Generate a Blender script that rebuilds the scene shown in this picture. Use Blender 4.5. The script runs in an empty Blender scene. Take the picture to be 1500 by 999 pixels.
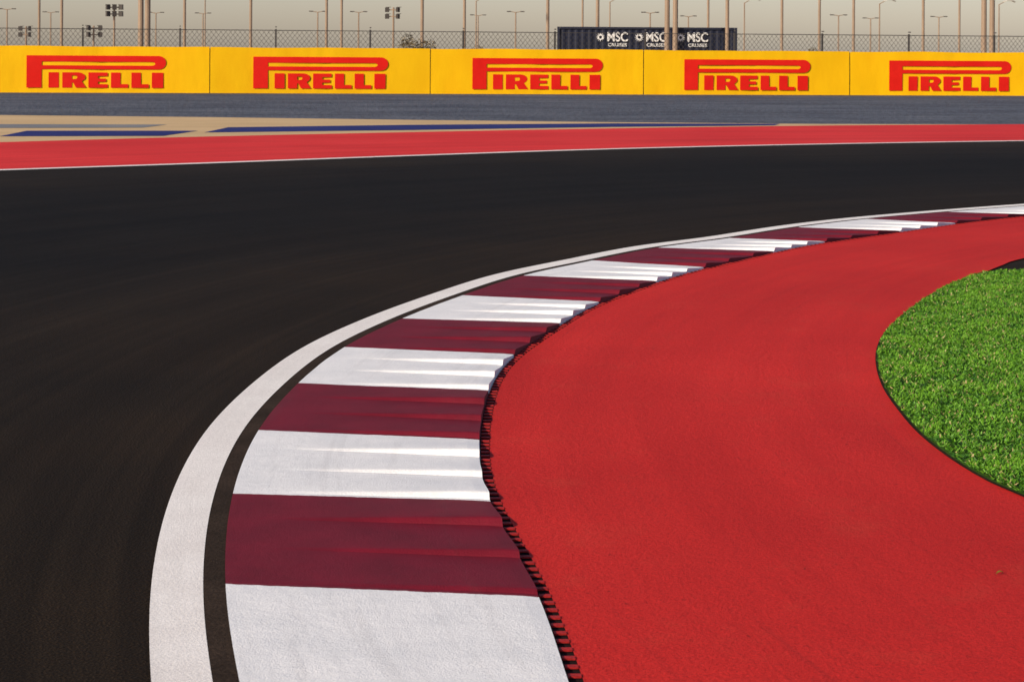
import bpy, math, random
import numpy as np
from mathutils import Vector, noise
random.seed(4); rng=np.random.default_rng(4)
S=bpy.context.scene; C=S.collection

# ------------------------------------------------------------------ helpers
def site(p):
    """level-survey correction (levels the hand-measured ground coordinates)"""
    X,Y=p; Yn=4500*Y/(4500+Y-20*X); return (X*Yn/Y,Yn)
def link(o,parent=None):
    C.objects.link(o)
    if parent is not None: o.parent=parent
    return o
def mesh_obj(name,verts,faces,mats=(),parent=None,smooth=False,midx=None):
    m=bpy.data.meshes.new(name); m.from_pydata([tuple(v) for v in verts],[],[tuple(f) for f in faces]); m.update()
    for a in mats: m.materials.append(a)
    if midx is not None: m.polygons.foreach_set('material_index',midx)
    if smooth: m.polygons.foreach_set('use_smooth',[True]*len(m.polygons))
    return link(bpy.data.objects.new(name,m),parent)
def empty(name,loc=(0,0,0)):
    e=bpy.data.objects.new(name,None); e.location=loc; C.objects.link(e); return e
def catmull(P,n):
    P=[np.array(p,float) for p in P]; P=[2*P[0]-P[1]]+P+[2*P[-1]-P[-2]]; out=[]
    for i in range(1,len(P)-2):
        a,b,c,d=P[i-1:i+3]
        for k in range(n):
            t=k/n; out.append(.5*((2*b)+(-a+c)*t+(2*a-5*b+4*c-d)*t*t+(-a+3*b-3*c+d)*t**3))
    out.append(P[-2]); return np.array(out)
def normals(c):
    d=np.gradient(c,axis=0); d/=np.linalg.norm(d,axis=1)[:,None]; return np.stack([-d[:,1],d[:,0]],1)  # left
def strip(name,a,b,z,mat,parent=None):
    n=len(a); v=[(p[0],p[1],z) for p in a]+[(p[0],p[1],z) for p in b]
    return mesh_obj(name,v,[(i,n+i,n+i+1,i+1) for i in range(n-1)],[mat],parent)
def sheet(name,poly,z,mat,parent=None):
    from mathutils.geometry import tessellate_polygon
    v=[Vector((p[0],p[1],z)) for p in poly]; t=tessellate_polygon([v])
    f=[]
    for a,b,c in t:
        n=(v[b]-v[a]).cross(v[c]-v[a]); f.append((a,b,c) if n.z>0 else (a,c,b))
    return mesh_obj(name,v,f,[mat],parent)
class MB:
    def __init__(s): s.v=[];s.f=[];s.m=[]
    def box(s,c,d,mi=0,rot=0):
        b=len(s.v);cx,cy,cz=c;ca,sa=math.cos(rot),math.sin(rot)
        for z in(-.5,.5):
            for x,y in((-.5,-.5),(.5,-.5),(.5,.5),(-.5,.5)):
                px,py=x*d[0],y*d[1]; s.v.append((cx+px*ca-py*sa,cy+px*sa+py*ca,cz+z*d[2]))
        for q in((0,3,2,1),(4,5,6,7),(0,1,5,4),(1,2,6,5),(2,3,7,6),(3,0,4,7)): s.f.append(tuple(b+i for i in q)); s.m.append(mi)
    def tube(s,p,q,r0,r1,n=8,mi=0):
        p=Vector(p);q=Vector(q);w=(q-p).normalized();u=w.orthogonal().normalized();v=w.cross(u);b=len(s.v)
        for c,r in((p,r0),(q,r1)):
            for i in range(n):
                a=2*math.pi*i/n; s.v.append(tuple(c+u*math.cos(a)*r+v*math.sin(a)*r))
        for i in range(n): s.f.append((b+i,b+(i+1)%n,b+n+(i+1)%n,b+n+i)); s.m.append(mi)
        s.f.append(tuple(b+n+i for i in range(n)));s.m.append(mi); s.f.append(tuple(b+n-1-i for i in range(n)));s.m.append(mi)
    def obj(s,name,mats,parent=None): return mesh_obj(name,s.v,s.f,mats,parent,midx=s.m)

# ------------------------------------------------------------------ materials
def newmat(name,rough=.8,spec=.2):
    m=bpy.data.materials.new(name); m.use_nodes=True; nt=m.node_tree; b=nt.nodes['Principled BSDF']
    b.inputs['Roughness'].default_value=rough; b.inputs['Specular IOR Level'].default_value=spec
    return m,nt,b
def N(nt,t,**k):
    n=nt.nodes.new(t)
    for a,v in k.items(): setattr(n,a,v)
    return n
def L(nt,a,b): nt.links.new(a,b)
def noise_n(nt,vec,scale,detail=4,rough=.55):
    n=N(nt,'ShaderNodeTexNoise'); n.inputs['Scale'].default_value=scale; n.inputs['Detail'].default_value=detail; n.inputs['Roughness'].default_value=rough
    L(nt,vec,n.inputs['Vector']); return n.outputs['Fac']
def ramp(nt,f,stops):
    r=N(nt,'ShaderNodeValToRGB'); e=r.color_ramp.elements
    while len(e)<len(stops): e.new(.5)
    for i,(p,c) in enumerate(stops): e[i].position=p; e[i].color=(*c,1) if len(c)==3 else c
    L(nt,f,r.inputs[0]); return r.outputs[0]
def mixc(nt,f,a,b,mode='MIX'):
    m=N(nt,'ShaderNodeMix',data_type='RGBA',blend_type=mode)
    for s,i in((f,0),(a,6),(b,7)):
        if hasattr(s,'links'): L(nt,s,m.inputs[i])
        else: m.inputs[i].default_value=s if i==0 else (*s,1)
    return m.outputs[2]
def math_n(nt,op,a,b=None,c=None):
    m=N(nt,'ShaderNodeMath',operation=op)
    for i,s in enumerate((a,b,c)):
        if s is None: continue
        if hasattr(s,'links'): L(nt,s,m.inputs[i])
        else: m.inputs[i].default_value=s
    return m.outputs[0]
def pos(nt,scale=(1,1,1),rot=0):
    g=N(nt,'ShaderNodeNewGeometry'); mp=N(nt,'ShaderNodeMapping'); mp.inputs['Scale'].default_value=scale; mp.inputs['Rotation'].default_value=(0,0,rot)
    L(nt,g.outputs['Position'],mp.inputs['Vector']); return mp.outputs[0]
def corner(nt):
    """(radius, angle) about the centre of the bend: lets streaks follow the corner"""
    g=N(nt,'ShaderNodeNewGeometry'); s=N(nt,'ShaderNodeSeparateXYZ'); L(nt,g.outputs['Position'],s.inputs[0])
    dx=math_n(nt,'ADD',s.outputs[0],-13.5); dy=math_n(nt,'ADD',s.outputs[1],-8.1)
    r=math_n(nt,'SQRT',math_n(nt,'ADD',math_n(nt,'MULTIPLY',dx,dx),math_n(nt,'MULTIPLY',dy,dy)))
    a=math_n(nt,'ARCTAN2',dy,math_n(nt,'MULTIPLY',dx,-1)); return r,a
def streaks(nt,fr,fa,detail=6):
    r,a=corner(nt); c=N(nt,'ShaderNodeCombineXYZ'); L(nt,math_n(nt,'MULTIPLY',r,fr),c.inputs[0]); L(nt,math_n(nt,'MULTIPLY',a,fa),c.inputs[1])
    return noise_n(nt,c.outputs[0],1,detail,.65),r
def bump(nt,b,h,strength,dist):
    n=N(nt,'ShaderNodeBump'); n.inputs['Strength'].default_value=strength; n.inputs['Distance'].default_value=dist
    L(nt,h,n.inputs['Height']); L(nt,n.outputs[0],b.inputs['Normal'])
def surf(name,c1,c2,rough=.85,spec=.15,big=.6,fine=120,bs=.5,bd=.003,grain=.35,streak=None,curve=None):
    m,nt,b=newmat(name,rough,spec); p=pos(nt)
    col=mixc(nt,ramp(nt,noise_n(nt,p,big,5),[(.3,(0,0,0)),(.7,(1,1,1))]),c1,c2)
    f=noise_n(nt,p,fine,3,.7)
    g=ramp(nt,f,[(.3,(1-grain,)*3),(.7,(1+grain,)*3)]); col=mixc(nt,1.0,col,g,'MULTIPLY')
    if streak:
        sp=pos(nt,streak[0],streak[1]); s=ramp(nt,noise_n(nt,sp,1,5,.6),[(.3,(1-streak[2],)*3),(.7,(1+streak[2]*.6,)*3)]); col=mixc(nt,1.0,col,s,'MULTIPLY')
    if curve:
        s,_=streaks(nt,curve[0],curve[1]); s=ramp(nt,s,[(.32,(1-curve[2],)*3),(.68,(1+curve[2]*.7,)*3)]); col=mixc(nt,1.0,col,s,'MULTIPLY')
    L(nt,col,b.inputs['Base Color']); bump(nt,b,f,bs,bd); return m
# asphalt: aggregate speckle, curved rubber streaks, darker racing line, brown dusty edges
m,nt,b=newmat('asphalt',.85,.06); M_asph=m; p=pos(nt)
st,r=streaks(nt,2.2,1.6); rr=math_n(nt,'DIVIDE',math_n(nt,'ADD',r,-14),14)
base=ramp(nt,rr,[(0,(.0215,.0145,.0088)),(.12,(.0170,.0122,.0082)),(.30,(.0092,.0080,.0070)),(.55,(.0092,.0080,.0070)),(.78,(.0175,.0138,.0108)),(1,(.0235,.0182,.0142))])
base=mixc(nt,1.0,base,ramp(nt,st,[(.3,(.68,)*3),(.7,(1.35,)*3)]),'MULTIPLY')
st3,_=streaks(nt,14,1.2,3); base=mixc(nt,1.0,base,ramp(nt,st3,[(.35,(.84,)*3),(.65,(1.14,)*3)]),'MULTIPLY')
base=mixc(nt,1.0,base,ramp(nt,noise_n(nt,p,.5,5),[(.3,(.82,.84,.88)),(.7,(1.25,1.16,1.05))]),'MULTIPLY')
vo=N(nt,'ShaderNodeTexVoronoi'); vo.inputs['Scale'].default_value=120; L(nt,p,vo.inputs['Vector'])
sp_=ramp(nt,noise_n(nt,p,130,3,.75),[(.35,(.45,)*3),(.55,(1,)*3),(.70,(2.5,2.35,2.1))]); base=mixc(nt,1.0,base,sp_,'MULTIPLY')
L(nt,base,b.inputs['Base Color']); bump(nt,b,vo.outputs['Distance'],.7,.003)

M_sand=surf('sand',(.34,.25,.16),(.42,.31,.2),.95,.05,.05,8,.4,.02,.15)
# red apron paint
m,nt,b=newmat('red_paint',.8,.12); M_red=m; p=pos(nt)
col=mixc(nt,ramp(nt,noise_n(nt,p,.6,5),[(.3,(0,0,0)),(.7,(1,1,1))]),(.52,.0165,.0140),(.63,.024,.0185))
st,r=streaks(nt,3.0,2.2); col=mixc(nt,1.0,col,ramp(nt,st,[(.3,(.86,.80,.80)),(.7,(1.08,1.15,1.15))]),'MULTIPLY')
st2,_=streaks(nt,26,1.5,3); mk=math_n(nt,'MULTIPLY',ramp(nt,st2,[(.58,(0,0,0)),(.72,(1,1,1))]),ramp(nt,noise_n(nt,p,.35,3),[(.42,(0,0,0)),(.6,(1,1,1))]))
col=mixc(nt,math_n(nt,'MULTIPLY',mk,.45),col,(.20,.012,.012))
fn=noise_n(nt,p,110,3,.8); col=mixc(nt,1.0,col,ramp(nt,fn,[(.3,(.72,.6,.6)),(.7,(1.22,1.4,1.4))]),'MULTIPLY')
pit=ramp(nt,noise_n(nt,p,45,5,.7),[(.30,(.4,)*3),(.37,(1,)*3)]); col=mixc(nt,1.0,col,pit,'MULTIPLY')
sd_=ramp(nt,noise_n(nt,p,2.2,6,.7),[(.55,(0,0,0)),(.8,(1,1,1))]); col=mixc(nt,math_n(nt,'MULTIPLY',sd_,.2),col,(.55,.12,.06))
L(nt,col,b.inputs['Base Color']); bump(nt,b,math_n(nt,'ADD',fn,noise_n(nt,p,30,4)),.8,.005)
M_redfar=surf('red_runoff_paint',(.58,.026,.027),(.68,.038,.037),.85,.1,.4,40,.2,.004,.1,curve=(1.5,2,.14))
M_beige=surf('beige_paint',(.52,.37,.20),(.60,.43,.24),.9,.1,.4,30,.2,.004,.1,streak=((.2,1.2,1),.1,.08))
M_blue=surf('blue_paint',(.012,.018,.12),(.02,.028,.16),.8,.15,.6,30,.2,.004,.15)
M_fade=surf('faded_blue_paint',(.16,.17,.19),(.22,.22,.22),.8,.15,.6,30,.2,.004,.15)
M_gravel=surf('gravel',(.080,.092,.122),(.135,.148,.18),.95,.1,.35,9,1.0,.1,.6,streak=((.12,1.4,1),math.radians(8),.3))
M_line=surf('white_line_paint',(.78,.74,.71),(.86,.83,.80),.7,.2,3,150,.7,.003,.16,curve=(10,4,.06))
M_rim=surf('dark_rim',(.02,.015,.01),(.035,.025,.015),.95,.05,6,60,.8,.01,.4)
M_joint=surf('dusty_joint',(.026,.018,.013),(.050,.034,.025),.95,.05,4,90,.8,.005,.4)
M_black=surf('drain_shadow_black',(.012,.006,.005),(.018,.009,.008),.9,.1)
M_metal=surf('painted_steel',(.26,.185,.13),(.33,.24,.17),.6,.3,.5,3,.1,.01,.05)
M_dark=surf('dark_steel',(.05,.045,.042),(.08,.07,.065),.6,.3,.5,3,.1,.01,.05)
M_lampg=surf('lamp_housing',(.45,.42,.38),(.5,.47,.42),.5,.3,.5,3,.1,.01,.05)
M_logo=surf('red_vinyl',(.72,.012,.006),(.80,.018,.010),.6,.15,1,5,.05,.005,.05)

# kerb: red/white blocks follow the block coordinate stored in the UV map
m,nt,b=newmat('kerb_paint',.7,.18); M_kerb=m
uv=N(nt,'ShaderNodeUVMap'); uv.uv_map='kerb'; sx=N(nt,'ShaderNodeSeparateXYZ'); L(nt,uv.outputs[0],sx.inputs[0])
p=pos(nt); wob=math_n(nt,'MULTIPLY_ADD',noise_n(nt,p,18,4,.6),.016,-.008)
s_=math_n(nt,'ADD',sx.outputs[0],wob)
fr=math_n(nt,'FRACT',math_n(nt,'MULTIPLY',s_,.5))
iswhite=math_n(nt,'LESS_THAN',fr,.5)
wn=ramp(nt,noise_n(nt,p,5,5),[(.3,(0,0,0)),(.7,(1,1,1))])
white=mixc(nt,wn,(.74,.75,.77),(.84,.84,.85)); red=mixc(nt,wn,(.125,.0045,.014),(.17,.006,.019))
col=mixc(nt,iswhite,red,white)
fn=noise_n(nt,p,150,3,.7); col=mixc(nt,1.0,col,ramp(nt,fn,[(.3,(.90,)*3),(.7,(1.08,)*3)]),'MULTIPLY')
st,_=streaks(nt,9,6); sc=ramp(nt,st,[(.54,(0,0,0)),(.72,(1,1,1))])
col=mixc(nt,math_n(nt,'MULTIPLY',sc,.16),col,(.08,.05,.05))
ch=ramp(nt,noise_n(nt,p,38,5,.7),[(.72,(0,0,0)),(.75,(1,1,1))]); col=mixc(nt,math_n(nt,'MULTIPLY',ch,.5),col,(.12,.1,.1))
L(nt,col,b.inputs['Base Color']); bump(nt,b,math_n(nt,'ADD',fn,noise_n(nt,p,25,4)),.6,.004)

# yellow banner
def yellow(i):
    m,nt,b=newmat('yellow_banner',.6,.15); p=pos(nt); k=[1,.94,1.0,.97,1.02,.98][i%6]
    w=noise_n(nt,pos(nt,(1.2,1.2,.5)),1.0,4,.5)
    col=mixc(nt,ramp(nt,w,[(.35,(0,0,0)),(.65,(1,1,1))]),(.94*k,.50*k,.002),(.98*k,.56*k,.003)); L(nt,col,b.inputs['Base Color']); bump(nt,b,w,.35,.08); return m
M_yel=[yellow(i) for i in range(6)]

# ------------------------------------------------------------------ ground sheets
sheet('desert_ground',[(-4000,-400),(4000,-400),(4000,8000),(-4000,8000)],-.03,M_sand)
far=catmull([(-22,-12),(-22,0),(-20,8),(-16,15),(-12,19.8),(-8.5,23.1),(-6.25,25),(-4.018,26.79),(-1.452,29.03),(1.573,31.47),(5.037,33.58),(8.858,35.43),(13,37.2),(20,39.6),(35,43.5),(60,48)],8)
band=catmull([(-27,-12),(-26,6),(-22,15.5),(-17,23),(-12,28.9),(-8.15,32.6),(-5.273,35.16),(-1.883,37.66),(2.009,40.18),(6.368,42.45),(11.03,44.12),(20,46.8),(35,50.5),(60,55)],8)
grv=[(-60,47.5),(-25,46.6),(-11.48,45.92),(-6.818,45.45),(-2.228,44.55),(2.195,43.9),(6.553,43.69),(11.0,44.2)]
sheet('gravel_trap',[(-70,-12),(70,-12),(70,86),(-70,63)],-.022,M_gravel)
sheet('beige_runoff',[(-60,-12),(-20,-12)]+[(2,30),(12,43)]+grv[::-1],-.014,M_beige)
sheet('blue_runoff_stripe',[(-5.47,39.54),(-5.556,37.04),(-1.94,38.79),(2.055,41.1),(5.469,42.6),(5.7,43.5),(2.157,43.1),(-2.074,41.47)],-.010,M_blue)
sheet('blue_runoff_stripe',[(-8.82,37.28),(-8.72,34.88),(-6.03,35.46),(-5.79,37.78)],-.010,M_blue)
sheet('faded_runoff_stripe',[(-14,40.0),(-14,38.0),(-9.615,38.46),(-7.04,39.1),(-6.86,40.77),(-10.04,40.4)],-.010,M_fade)
strip('red_runoff',band,far,-.006,M_redfar)
sheet('asphalt_track',[tuple(p) for p in far]+[(60,-12)],0,M_asph)
nf=normals(far); strip('white_track_edge_line',far+nf*.16,far-nf*.04,.004,M_line)

# ------------------------------------------------------------------ kerb
KL=[(.35,1.2),(-.02,2.32),(-.33,3.45),(-.585,4.60),(-.796,5.754),(-.936,6.934),(-.993,8.094),(-.955,9.24),(-.84,10.369),(-.605,11.48),(-.293,12.57),(.082,13.68),(.586,14.66),(1.12,15.63),(1.752,16.42),(2.442,17.44),(3.171,18.29),(4.076,19.11),(4.956,19.82),(5.9,20.5),(6.9,21.1),(8,21.6),(9.1,22.0),(10.2,22.3),(12,22.7)]
KR=[(1.1,1.0),(.68,2.1),(.36,3.2),(.16,4.38),(.092,5.511),(-.081,6.726),(-.124,7.739),(-.104,8.908),(-.007,9.92),(.278,11.135),(.488,11.99),(.958,13.19),(1.274,13.9),(1.985,15.16),(2.388,15.82),(3.258,16.85),(3.781,17.53),(4.77,18.57),(5.5,19.05),(6.4,19.75),(7.3,20.28),(8.3,20.75),(9.35,21.13),(10.4,21.42),(12.1,21.8)]
KL=[site(p) for p in KL]; KR=[site((p[0]+.006,p[1]*1.008)) for p in KR]
nb=len(KL)-1; NS=36
cl=catmull(KL,NS); cr=catmull(KR,NS)
def smooth(c,h=30):
    k=np.ones(2*h+1)/(2*h+1)
    pad=np.vstack([2*c[0]-c[1:h+1][::-1],c,2*c[-1]-c[-h-1:-1][::-1]]); return np.stack([np.convolve(pad[:,i],k,'valid') for i in(0,1)],1)
cr=smooth(cr,22); cl=smooth(cl,10)
def at(c,s):
    x=np.clip(s*NS,0,len(c)-1); i=np.minimum(x.astype(int),len(c)-2); f=(x-i)[:,None]; return c[i]*(1-f)+c[i+1]*f
# shallow ridges: short rising face, long falling back; the entry block is flat
ss=[];hh=[]
for t in range(nb*3):
    fade=min(1,max(0,(t/3-3.6)/.6)); fade=fade*fade
    for a,h in((0,0),(.07,0),(.085,.3),(.12,.85),(.14,.98),(.17,1),(.24,.93),(.4,.72),(.55,.5),(.7,.28),(.85,.1),(.97,0)):
        ss.append((t+a)/3); hh.append(fade*h*(1+.15*math.sin(t*2.3)))
ss.append(nb-.001); hh.append(0); ss=np.array(ss); hh=np.array(hh)
A=at(cl,ss); B=at(cr,ss); NT=20; verts=[];uvs=[]
for i in range(len(ss)):
    d=B[i]-A[i]; wd=np.linalg.norm(d); d/=wd
    for j in range(NT+1):
        t=j/NT; q=A[i]*(1-t)+B[i]*t; u=max(0,(t-.12)/.88)
        z=.006+.014*t+hh[i]*.021*u**1.15+.001*noise.noise(Vector((q[0]*4,q[1]*4,0)))
        if t>.97: z-=.002
        verts.append((q[0],q[1],z)); uvs.append((ss[i],t))
    q=B[i]+d*.005; verts.append((q[0],q[1],-.01)); uvs.append((ss[i],1.02))
W=NT+2; F=[(i*W+j,i*W+j+1,(i+1)*W+j+1,(i+1)*W+j) for i in range(len(ss)-1) for j in range(W-1)]
kb=mesh_obj('racetrack_kerb',verts,F,[M_kerb])
ul=kb.data.uv_layers.new(name='kerb'); li=np.empty(len(kb.data.loops),int); kb.data.loops.foreach_get('vertex_index',li)
U=np.array(uvs)[li]; U[:,0]+=1; ul.data.foreach_set('uv',U.ravel())

nl=normals(cl)
strip('white_track_edge_line',cl+nl*.205,cl+nl*.062,.004,M_line)
strip('dirty_kerb_joint',cl+nl*.0615,cl-nl*.02,.003,M_joint)
# drain: narrow dark slotted channel; the red painted deck has small rectangular slots
nr=normals(cr); strip('drain_channel',cr+nr*.01,cr-nr*.046,.0035,M_black)
arc=np.concatenate([[0],np.cumsum(np.linalg.norm(np.diff(cr,axis=0),axis=1))])
M_bar=surf('drain_bar_paint',(.30,.014,.014),(.40,.018,.016),.7,.2)
mb=MB(); d=1.0
def pt(d):
    q=np.array([np.interp(d,arc,cr[:,k]) for k in(0,1)]); n_=np.array([np.interp(d,arc,nr[:,k]) for k in(0,1)]); return q,n_/np.linalg.norm(n_)
while d<arc[-1]-.3:
    q,n_=pt(d); c=q-n_*.0225; mb.box((c[0],c[1],.0080),(.032,.022,.005),0,math.atan2(n_[1],n_[0])); d+=.072
mb.obj('drain_grating',[M_bar])

# ------------------------------------------------------------------ inner apron & grass
G=[(3.6,1.0),(3.1,2.6),(2.5,4.3),(2.0,5.9),(1.725,6.902),(1.659,7.212),(1.622,7.601),(1.61,8.05),(1.632,8.588),(1.67,9.109),(1.746,9.698),(1.845,10.25),(1.983,10.82),(2.17,11.42),(2.432,12.16),(2.775,13.0),(3.175,13.8)]
G=catmull([site(p) for p in G],8)
G2=catmull([site(p) for p in [(3.175,13.8),(3.439,14.33),(3.7,14.8),(4.6,16.0),(5.6,17.0),(6.8,17.9),(8.3,18.8),(10,19.5),(12,20.1)]],6)
ap=[tuple(p) for p in (cr-nr*.040)[::4]]
gw=G+normals(G)*np.array([.010*noise.noise(Vector((p[0]*9,p[1]*9,1))) for p in G])[:,None]
sheet('red_apron',[tuple(p) for p in gw[:-1]]+[tuple(p) for p in G2]+ap[::-1],.007,M_red)
gpoly=[tuple(p) for p in G]+[site(p) for p in [(3.483,13.93),(6,14.9),(14,17),(14,1)]]
ng=normals(G); strip('grass_edge_rim',G+ng*.012,G-ng*.05,.010,M_rim)  # narrow dark strip following the outer rim of the grass
m,nt,b=newmat('turf',.95,.05); p=pos(nt)
L(nt,mixc(nt,noise_n(nt,p,60,4),(.015,.04,.006),(.06,.14,.018)),b.inputs['Base Color']); M_turf=m
sheet('grass_soil',gpoly,.012,M_turf)
m,nt,b=newmat('grass_blades',.55,.3); at_=N(nt,'ShaderNodeAttribute'); at_.attribute_name='tint'; L(nt,at_.outputs['Color'],b.inputs['Base Color']); M_bl=m
gp=np.array(gpoly)
def inside(P):
    r=np.zeros(len(P),bool); n=len(gp)
    for i in range(n):
        a=gp[i];c=gp[i-1]; k=((a[1]>P[:,1])!=(c[1]>P[:,1])); xx=(c[0]-a[0])*(P[:,1]-a[1])/(c[1]-a[1]+1e-12)+a[0]; r^=k&(P[:,0]<xx)
    return r
P=np.stack([rng.uniform(1.5,5.6,700000),rng.uniform(5.2,15.2,700000)],1); P=P[inside(P)]
P=P[P[:,0]<P[:,1]*.28+.6]
nz=np.array([.5*noise.noise(Vector((x*4,y*4,0)))+.8*noise.noise(Vector((x*30,y*30,3))) for x,y in P])
keep=rng.random(len(P))<np.clip(.75+nz*.9,.08,1); P=P[keep];nz=nz[keep]; n=len(P)
ang=rng.uniform(0,2*np.pi,n); w=rng.uniform(.003,.007,n); h=np.clip(.013+.010*nz+rng.uniform(-.005,.008,n),.004,.03); lean=rng.uniform(.004,.02,n); la=rng.uniform(0,2*np.pi,n)
V=np.zeros((n,3,3)); cx=np.cos(ang)*w; cy=np.sin(ang)*w
V[:,0,0]=P[:,0]-cx;V[:,0,1]=P[:,1]-cy;V[:,1,0]=P[:,0]+cx;V[:,1,1]=P[:,1]+cy;V[:,:2,2]=(.012+h*.35)[:,None]
V[:,2,0]=P[:,0]+np.cos(la)*lean;V[:,2,1]=P[:,1]+np.sin(la)*lean;V[:,2,2]=.012+h
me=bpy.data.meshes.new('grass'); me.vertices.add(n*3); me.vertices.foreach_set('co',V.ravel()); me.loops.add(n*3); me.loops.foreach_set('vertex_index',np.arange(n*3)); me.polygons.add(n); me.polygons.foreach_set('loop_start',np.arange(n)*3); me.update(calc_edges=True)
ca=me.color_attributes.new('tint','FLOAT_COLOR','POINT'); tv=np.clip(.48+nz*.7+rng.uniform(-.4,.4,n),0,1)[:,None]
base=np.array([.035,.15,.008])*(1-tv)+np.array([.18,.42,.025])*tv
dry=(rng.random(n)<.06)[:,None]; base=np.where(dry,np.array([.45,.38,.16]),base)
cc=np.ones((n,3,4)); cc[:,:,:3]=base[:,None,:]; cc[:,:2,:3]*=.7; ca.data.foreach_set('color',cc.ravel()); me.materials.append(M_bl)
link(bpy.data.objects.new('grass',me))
# a small fallen leaf on the apron
def leaf(x,y,s,rz):
    v=[];f=[]
    for i in range(9):
        t=i/8; wv=.28*math.sin(math.pi*t)**.8*s; zc=.009+.006*math.sin(t*2.6); cx_=(t-.5)*s
        for k in(-1,0,1):
            px,py=cx_,k*wv; v.append((x+px*math.cos(rz)-py*math.sin(rz),y+px*math.sin(rz)+py*math.cos(rz),zc+.003*abs(k)))
    for i in range(8):
        for k in(0,1): a=i*3+k; f.append((a,a+1,a+4,a+3))
    return v,f
v,f=leaf(1.41,5.88,.022,.2); mesh_obj('fallen_leaf',v,f,[surf('green_leaf',(.16,.14,.02),(.22,.14,.03))])

# ------------------------------------------------------------------ advertising barrier
P0=np.array([-17.3,69.2]); DV=np.array([36.05,5.8]); LEN=np.linalg.norm(DV); ux=DV/LEN; ang=math.atan2(ux[1],ux[0])
PL=.2087*LEN; bar=empty('advertising_barrier',(P0[0],P0[1],0)); bar.rotation_euler=(0,0,ang)
M_back=surf('barrier_foam',(.05,.05,.055),(.08,.08,.085))
def poly_curve(name,splines,mat,parent,loc,sc,rot=(math.pi/2,0,0)):
    cu=bpy.data.curves.new(name,'CURVE'); cu.dimensions='2D'; cu.fill_mode='BOTH'
    for pts in splines:
        sp=cu.splines.new('POLY'); sp.points.add(len(pts)-1)
        for q,pt_ in zip(sp.points,pts): q.co=(pt_[0]*sc[0],pt_[1]*sc[1],0,1)
        sp.use_cyclic_u=True
    cu.materials.append(mat); o=bpy.data.objects.new(name,cu); o.location=loc; o.rotation_euler=rot; return link(o,parent)
def arcp(cx,cy,rx,ry,a0,a1,n=8): return [(cx+rx*math.cos(math.radians(a0+(a1-a0)*i/n)),cy+ry*math.sin(math.radians(a0+(a1-a0)*i/n))) for i in range(n+1)]
H=23
def I_(x,w=15,h=H): return [[(x,0),(x+w,0),(x+w,h),(x,h)]]
def R_(x,h=H): return [[(x,0),(x+14,0),(x+14,7.5),(x+16,7.5)]+[(x+20,0),(x+35,0),(x+28.5,9.4)]+arcp(x+23,h-7,10.5,7,-50,90,8)+[(x,h)],
                    [(x+14,h-10)]+arcp(x+19,h-7.4,3,2.6,-90,90,6)+[(x+14,h-4.8)]]
def E_(x,h=H): return [[(x,0),(x+28.5,0),(x+28.5,5.4),(x+14,5.4),(x+14,9.2),(x+26,9.2),(x+26,13.8),(x+14,13.8),(x+14,17.6),(x+28,17.6),(x+28,h),(x,h)]]
def L_(x,h=H): return [[(x,0),(x+25.5,0),(x+25.5,5.6),(x+14,5.6),(x+14,h),(x,h)]]
LOGO=[[(0,0),(22,0),(22,27.6)]+[(190,27.6)]+arcp(193,37.9,11,10.2,-90,90,12)+[(0,48.1)],
      [(22,33.4),(181,33.4)]+arcp(183,36.2,5,2.8,-90,90,8)+[(22,39.0)]]
for q in (I_(32),R_(52),E_(90),L_(123),L_(153),I_(183,17)): LOGO+=q
HB=1.56
for k in range(-3,9):
    x0=(-.0165*LEN)+k*PL; nxs=40; nz_=8; v=[];f=[]; seed=k*3.1
    for i in range(nxs+1):
        for j in range(nz_+1):
            x=x0+.014+(PL-.028)*i/nxs; z=-.02+(HB+.02)*j/nz_+ (.022*noise.noise(Vector((x*.5,0,seed))) if j==nz_ else 0)
            crease=.016*math.exp(-((x-x0-PL/2-.15)/.12)**2)
            v.append((x,.022*noise.noise(Vector((x*.7,z*.9,seed)))+.004*(k%2)+crease,z))
    f=[(i*(nz_+1)+j,(i+1)*(nz_+1)+j,(i+1)*(nz_+1)+j+1,i*(nz_+1)+j+1) for i in range(nxs) for j in range(nz_)]
    mesh_obj('banner',v,f,[M_yel[k%6]],bar,True)
    poly_curve('lettering',LOGO,M_logo,bar,(x0+PL/2-2.33,-.022,.15),(4.66/204,1.09/48))
mb=MB(); mb.box((3*PL,.42,HB/2-.02),(12*PL,.74,HB-.05)); mb.obj('foam_blocks',[M_back],bar)

# ------------------------------------------------------------------ debris fence behind
fen=empty('chain_link_fence',(P0[0]-ux[1]*3,P0[1]+ux[0]*3,0)); fen.rotation_euler=(0,0,ang)
mb=MB(); FH=2.2; x=-28
while x<66:
    mb.box((x,0,FH/2),(.06,.06,FH+.06)); mb.box((x,-.06,FH+.10),(.04,.2,.04)); x+=3.4
mb.box((19,0.04,FH-.02),(94,.025,.025)); mb.obj('posts',[M_dark],fen)
v=[];f=[]; z0,z1=.3,FH; hgt=z1-z0; step=.17; w=.007; xx=-28
while xx<66:
    for sgn in(1,-1):
        b0=len(v); xa=xx; xb=xx+sgn*hgt*.8; v+=[(xa-w,.0,z0),(xa+w,.0,z0),(xb+w,.0,z1),(xb-w,.0,z1)]; f.append((b0,b0+1,b0+2,b0+3))
    xx+=step
mesh_obj('wire_mesh',v,f,[M_dark],fen)

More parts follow.
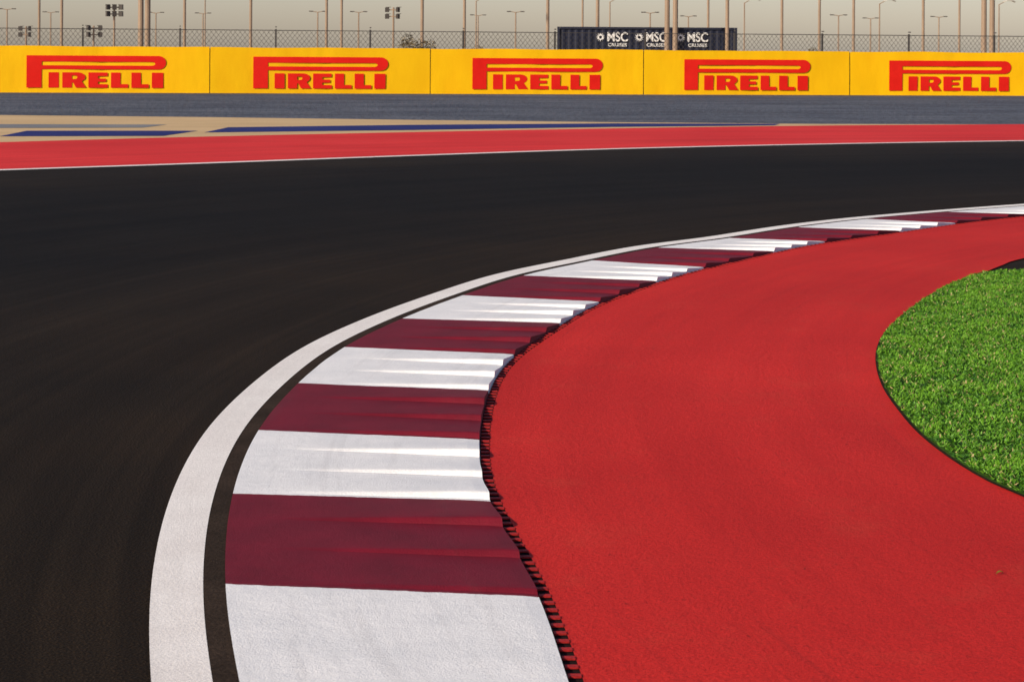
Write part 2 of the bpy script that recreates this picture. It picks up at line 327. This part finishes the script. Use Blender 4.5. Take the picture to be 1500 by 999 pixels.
# ------------------------------------------------------------------ poles and lamps  (bearing tangent, distance)
def place(name,me,tb,d,rz=0,sc=1):
    o=bpy.data.objects.new(name,me); o.location=(tb*d,d,0); o.rotation_euler=(0,0,rz); o.scale=(sc,sc,sc); return link(o)
def as_mesh(mb,name,mats):
    o=mb.obj(name,mats); me=o.data; bpy.data.objects.remove(o); return me
def mast(h,r):
    mb=MB(); mb.tube((0,0,0),(0,0,h),r,r*.7,10); mb.tube((0,0,0),(0,0,.5),r*1.5,r*1.4,10)
    mb.tube((-.9,0,h-.3),(.9,0,h-.3),.05,.05,6)
    for sx_ in(-.7,0,.7): mb.box((sx_,-.18,h-.28),(.42,.16,.36),1); mb.box((sx_,-.27,h-.28),(.36,.02,.3),2)
    return as_mesh(mb,'floodlight_mast',[M_metal,M_dark,M_lampg])
tall=mast(16,.115)
for t,d in((57,170),(90,150),(270,150),(367,150),(478,160),(500,165),(618,130),(680,150),(802,130),(853,210),(875,120),(1037,170),(1065,115),(1145,150),(1200,155),(1250,150),(1352,150),(1405,190),(-40,150),(1560,150),(1620,130),(-110,140)):
    place('floodlight_mast',tall,(t-750)/3000,d)
thick=mast(18,.16)
for t,d in((206,112),(216,110),(977,118),(989,116),(1441,112),(1453,114)): place('floodlight_mast',thick,(t-750)/3000,d)
mb=MB(); mb.tube((0,0,0),(0,0,8),.15,.11,8)
mb.tube((0,0,7.95),(.9,0,8.12),.07,.06,6); mb.tube((0,0,7.95),(-.9,0,8.12),.07,.06,6)
for s_x in(1,-1):
    mb.box((s_x*1.15,0,8.12),(.7,.3,.15),1); mb.box((s_x*1.2,0,8.03),(.5,.24,.03),2)
lamp=as_mesh(mb,'street_lamp',[M_metal,M_dark,M_lampg])
for i,t in enumerate((10,74,228,297,465,525,700,755,1008,1228,1275,952,1375)): place('street_lamp',lamp,(t-750)/3000,340+(t*7)%60,0,1)
mb=MB(); mb.tube((0,0,0),(0,0,7.4),.10,.07,8); mb.tube((0,0,7.35),(.7,-.1,7.75),.05,.05,6)
b0=len(mb.v)
for i,(px,pz,hw) in enumerate(((.5,7.62,.16),(.9,7.85,.36),(1.5,7.80,.38),(1.9,7.62,.2))):
    mb.v+=[(px,-hw,pz),(px,hw,pz),(px,hw,pz+.12),(px,-hw,pz+.12)]
for i in range(3):
    a=b0+i*4
    for j in range(4): mb.f.append((a+j,a+(j+1)%4,a+4+(j+1)%4,a+4+j)); mb.m.append(1)
mb.f.append((b0,b0+3,b0+2,b0+1));mb.m.append(1); mb.f.append((b0+12,b0+13,b0+14,b0+15));mb.m.append(1)
sl=as_mesh(mb,'area_lamp',[M_metal,M_lampg])
for t in(697,893,1090,1288,1463,300): place('area_lamp',sl,(t-750)/3000,243,0,1)
def cluster(h,n):
    mb=MB(); mb.tube((0,0,0),(0,0,h),.08,.06,8)
    for r in range(2):
        z=h-.15-r*.42; mb.tube((-.42,0,z),(.42,0,z),.035,.035,6)
        for i in range(n):
            x=-.4+.8*i/(n-1); mb.box((x,-.12,z),(.26,.16,.3),1,(.5 if i==0 else -.5 if i==n-1 else 0)); mb.box((x,.02,z+.17),(.30,.1,.03),1)
    return as_mesh(mb,'floodlight_cluster',[M_metal,M_dark,M_lampg])
cm=cluster(4.2,2); c3=cluster(4.2,3); cs=cluster(2.95,2)
place('floodlight_cluster',c3,(167-750)/3000,128,.3); place('floodlight_cluster',cm,(576-750)/3000,130,-.5); place('floodlight_cluster',cs,(137-750)/3000,128,.6,.98); place('floodlight_cluster',cs,(38-750)/3000,140,-.5)

# ------------------------------------------------------------------ container with lettering
cont=empty('shipping_container',(.0655*120,120,0)); cont.rotation_euler=(0,0,math.radians(-1.5))
M_navy=surf('navy_container_paint',(.008,.011,.026),(.012,.016,.038),.5,.25,1,4,.05,.005,.05)
M_wht=surf('white_vinyl',(.7,.7,.7),(.75,.75,.75),.6,.2,1,5,.05,.005,.05)
M_rust=surf('container_frame_paint',(.012,.015,.03),(.018,.022,.045),.6,.3)
CW,CHh,CD=10.4,2.92,2.44; v=[]; n=104
for i in range(n+1):
    x=-CW/2+.12+(CW-.24)*i/n; y=-CD/2+(.0 if (i//2)%2 else .035); v+=[(x,y,.15),(x,y,CHh-.1)]
f=[(2*i,2*i+2,2*i+3,2*i+1) for i in range(n)]
mesh_obj('corrugated_side',v,f,[M_navy],cont)
mb=MB(); mb.box((0,.06,CHh/2+.02),(CW-.3,CD-.2,CHh-.25),0)
for x in(-CW/2+.06,CW/2-.06):
    for y in(-CD/2,CD/2): mb.box((x,y,CHh/2),(.14,.14,CHh),1)
for z in(.08,CHh-.06): mb.box((0,-CD/2,z),(CW-.3,.12,.12),1); mb.box((0,CD/2,z),(CW-.3,.12,.12),1)
mb.obj('frame',[M_navy,M_rust],cont)
def text(body,size,x,z,off=.0,sx_=1):
    cu=bpy.data.curves.new('lettering','FONT'); cu.body=body; cu.size=size; cu.align_x='CENTER'; cu.offset=off; cu.materials.append(M_wht)
    o=bpy.data.objects.new('lettering',cu); o.location=(x,-CD/2-.08,z); o.rotation_euler=(math.pi/2,0,0); o.scale=(sx_,1,1); link(o,cont)
for xc in(903,959,1019):
    x=(xc-946)/3000*120
    text('MSC',.74,x,2.10,.014,.86); text('CRUISES',.26,x,1.80,.004,1.15)
    st=[]
    for i in range(24): 
        r=.27 if i%2==0 else .14; a=math.pi*2*i/24; st.append((r*math.cos(a),r*math.sin(a)))
    hole=[(.09*math.cos(i*math.pi/6),.09*math.sin(i*math.pi/6)) for i in range(12)]
    poly_curve('compass_star',[st,hole],M_wht,cont,(x-.98,-CD/2-.08,2.33),(1,1))

# ------------------------------------------------------------------ shrubs behind the fence
m,nt,b=newmat('dry_leaves',.8,.1); L(nt,mixc(nt,noise_n(nt,pos(nt),3,3),(.09,.08,.04),(.24,.17,.09)),b.inputs['Base Color']); M_leaf=m
def shrub(tb,d,w,h,nl_=1500):
    mb=MB(); mb.tube((0,0,0),(.05,0,h*.5),.06,.03,6)
    for i in range(7):
        a=i*.9; mb.tube((.03,0,h*.3),(math.cos(a)*w*.35,math.sin(a)*w*.3,h*(.6+.05*(i%3))),.03,.01,5)
    for i in range(nl_):
        while True:
            q=np.array([random.uniform(-1,1) for _ in range(3)])
            if np.dot(q,q)<1+.35*noise.noise(Vector(q*2)) and noise.noise(Vector(q*3.5+9))>-.12: break
        c=Vector((q[0]*w/2,q[1]*w/2,h*.62+q[2]*h*.38)); u=Vector([random.gauss(0,1) for _ in range(3)]).normalized()*.06; k=u.orthogonal().normalized()*.035; b0=len(mb.v)
        mb.v+=[tuple(c-u),tuple(c+k),tuple(c+u),tuple(c-k)]; mb.f.append((b0,b0+1,b0+2,b0+3)); mb.m.append(1)
    o=mb.obj('desert_shrub',[M_metal,M_leaf]); o.location=(tb*d,d,0)
shrub((618-750)/3000,105,1.9,2.1,900); shrub((596-750)/3000,108,1.0,2.4,500); shrub((1190-750)/3000,130,1.0,1.9,400); shrub((700-750)/3000,150,1.4,1.9,400)

# ------------------------------------------------------------------ light
az=math.radians(230); el=math.radians(26.5)
sd=Vector((math.sin(az)*math.cos(el),math.cos(az)*math.cos(el),math.sin(el)))
sun=bpy.data.lights.new('sun','SUN'); sun.energy=5.0; sun.angle=math.radians(.5); sun.color=(1,.86,.66)
so=bpy.data.objects.new('sun',sun); so.rotation_euler=(-sd).to_track_quat('-Z','Y').to_euler(); link(so)
w=bpy.data.worlds.new('World'); S.world=w; w.use_nodes=True; nt=w.node_tree; bg=nt.nodes['Background']
sk=nt.nodes.new('ShaderNodeTexSky'); sk.sky_type='NISHITA'; sk.sun_disc=False; sk.sun_elevation=el; sk.sun_rotation=az; sk.dust_density=.8; sk.air_density=1.0; sk.ozone_density=1.5
hz=mixc(nt,1.0,sk.outputs[0],(1.09,.99,1.08),'MULTIPLY')   # slightly rosy evening haze
nt.links.new(hz,bg.inputs[0]); bg.inputs[1].default_value=.10
S.view_settings.view_transform='Standard'; S.view_settings.look='None'; S.view_settings.exposure=0

# ------------------------------------------------------------------ camera
cd=bpy.data.cameras.new('camera'); cd.lens=72; cd.sensor_width=36; cd.shift_y=-.283; cd.clip_end=9000; cd.clip_start=.05
cd.dof.use_dof=True; cd.dof.focus_distance=10; cd.dof.aperture_fstop=16
co=bpy.data.objects.new('camera',cd); co.location=(0,0,1.5); co.rotation_euler=(math.pi/2,math.radians(-.38),0); link(co); S.camera=co
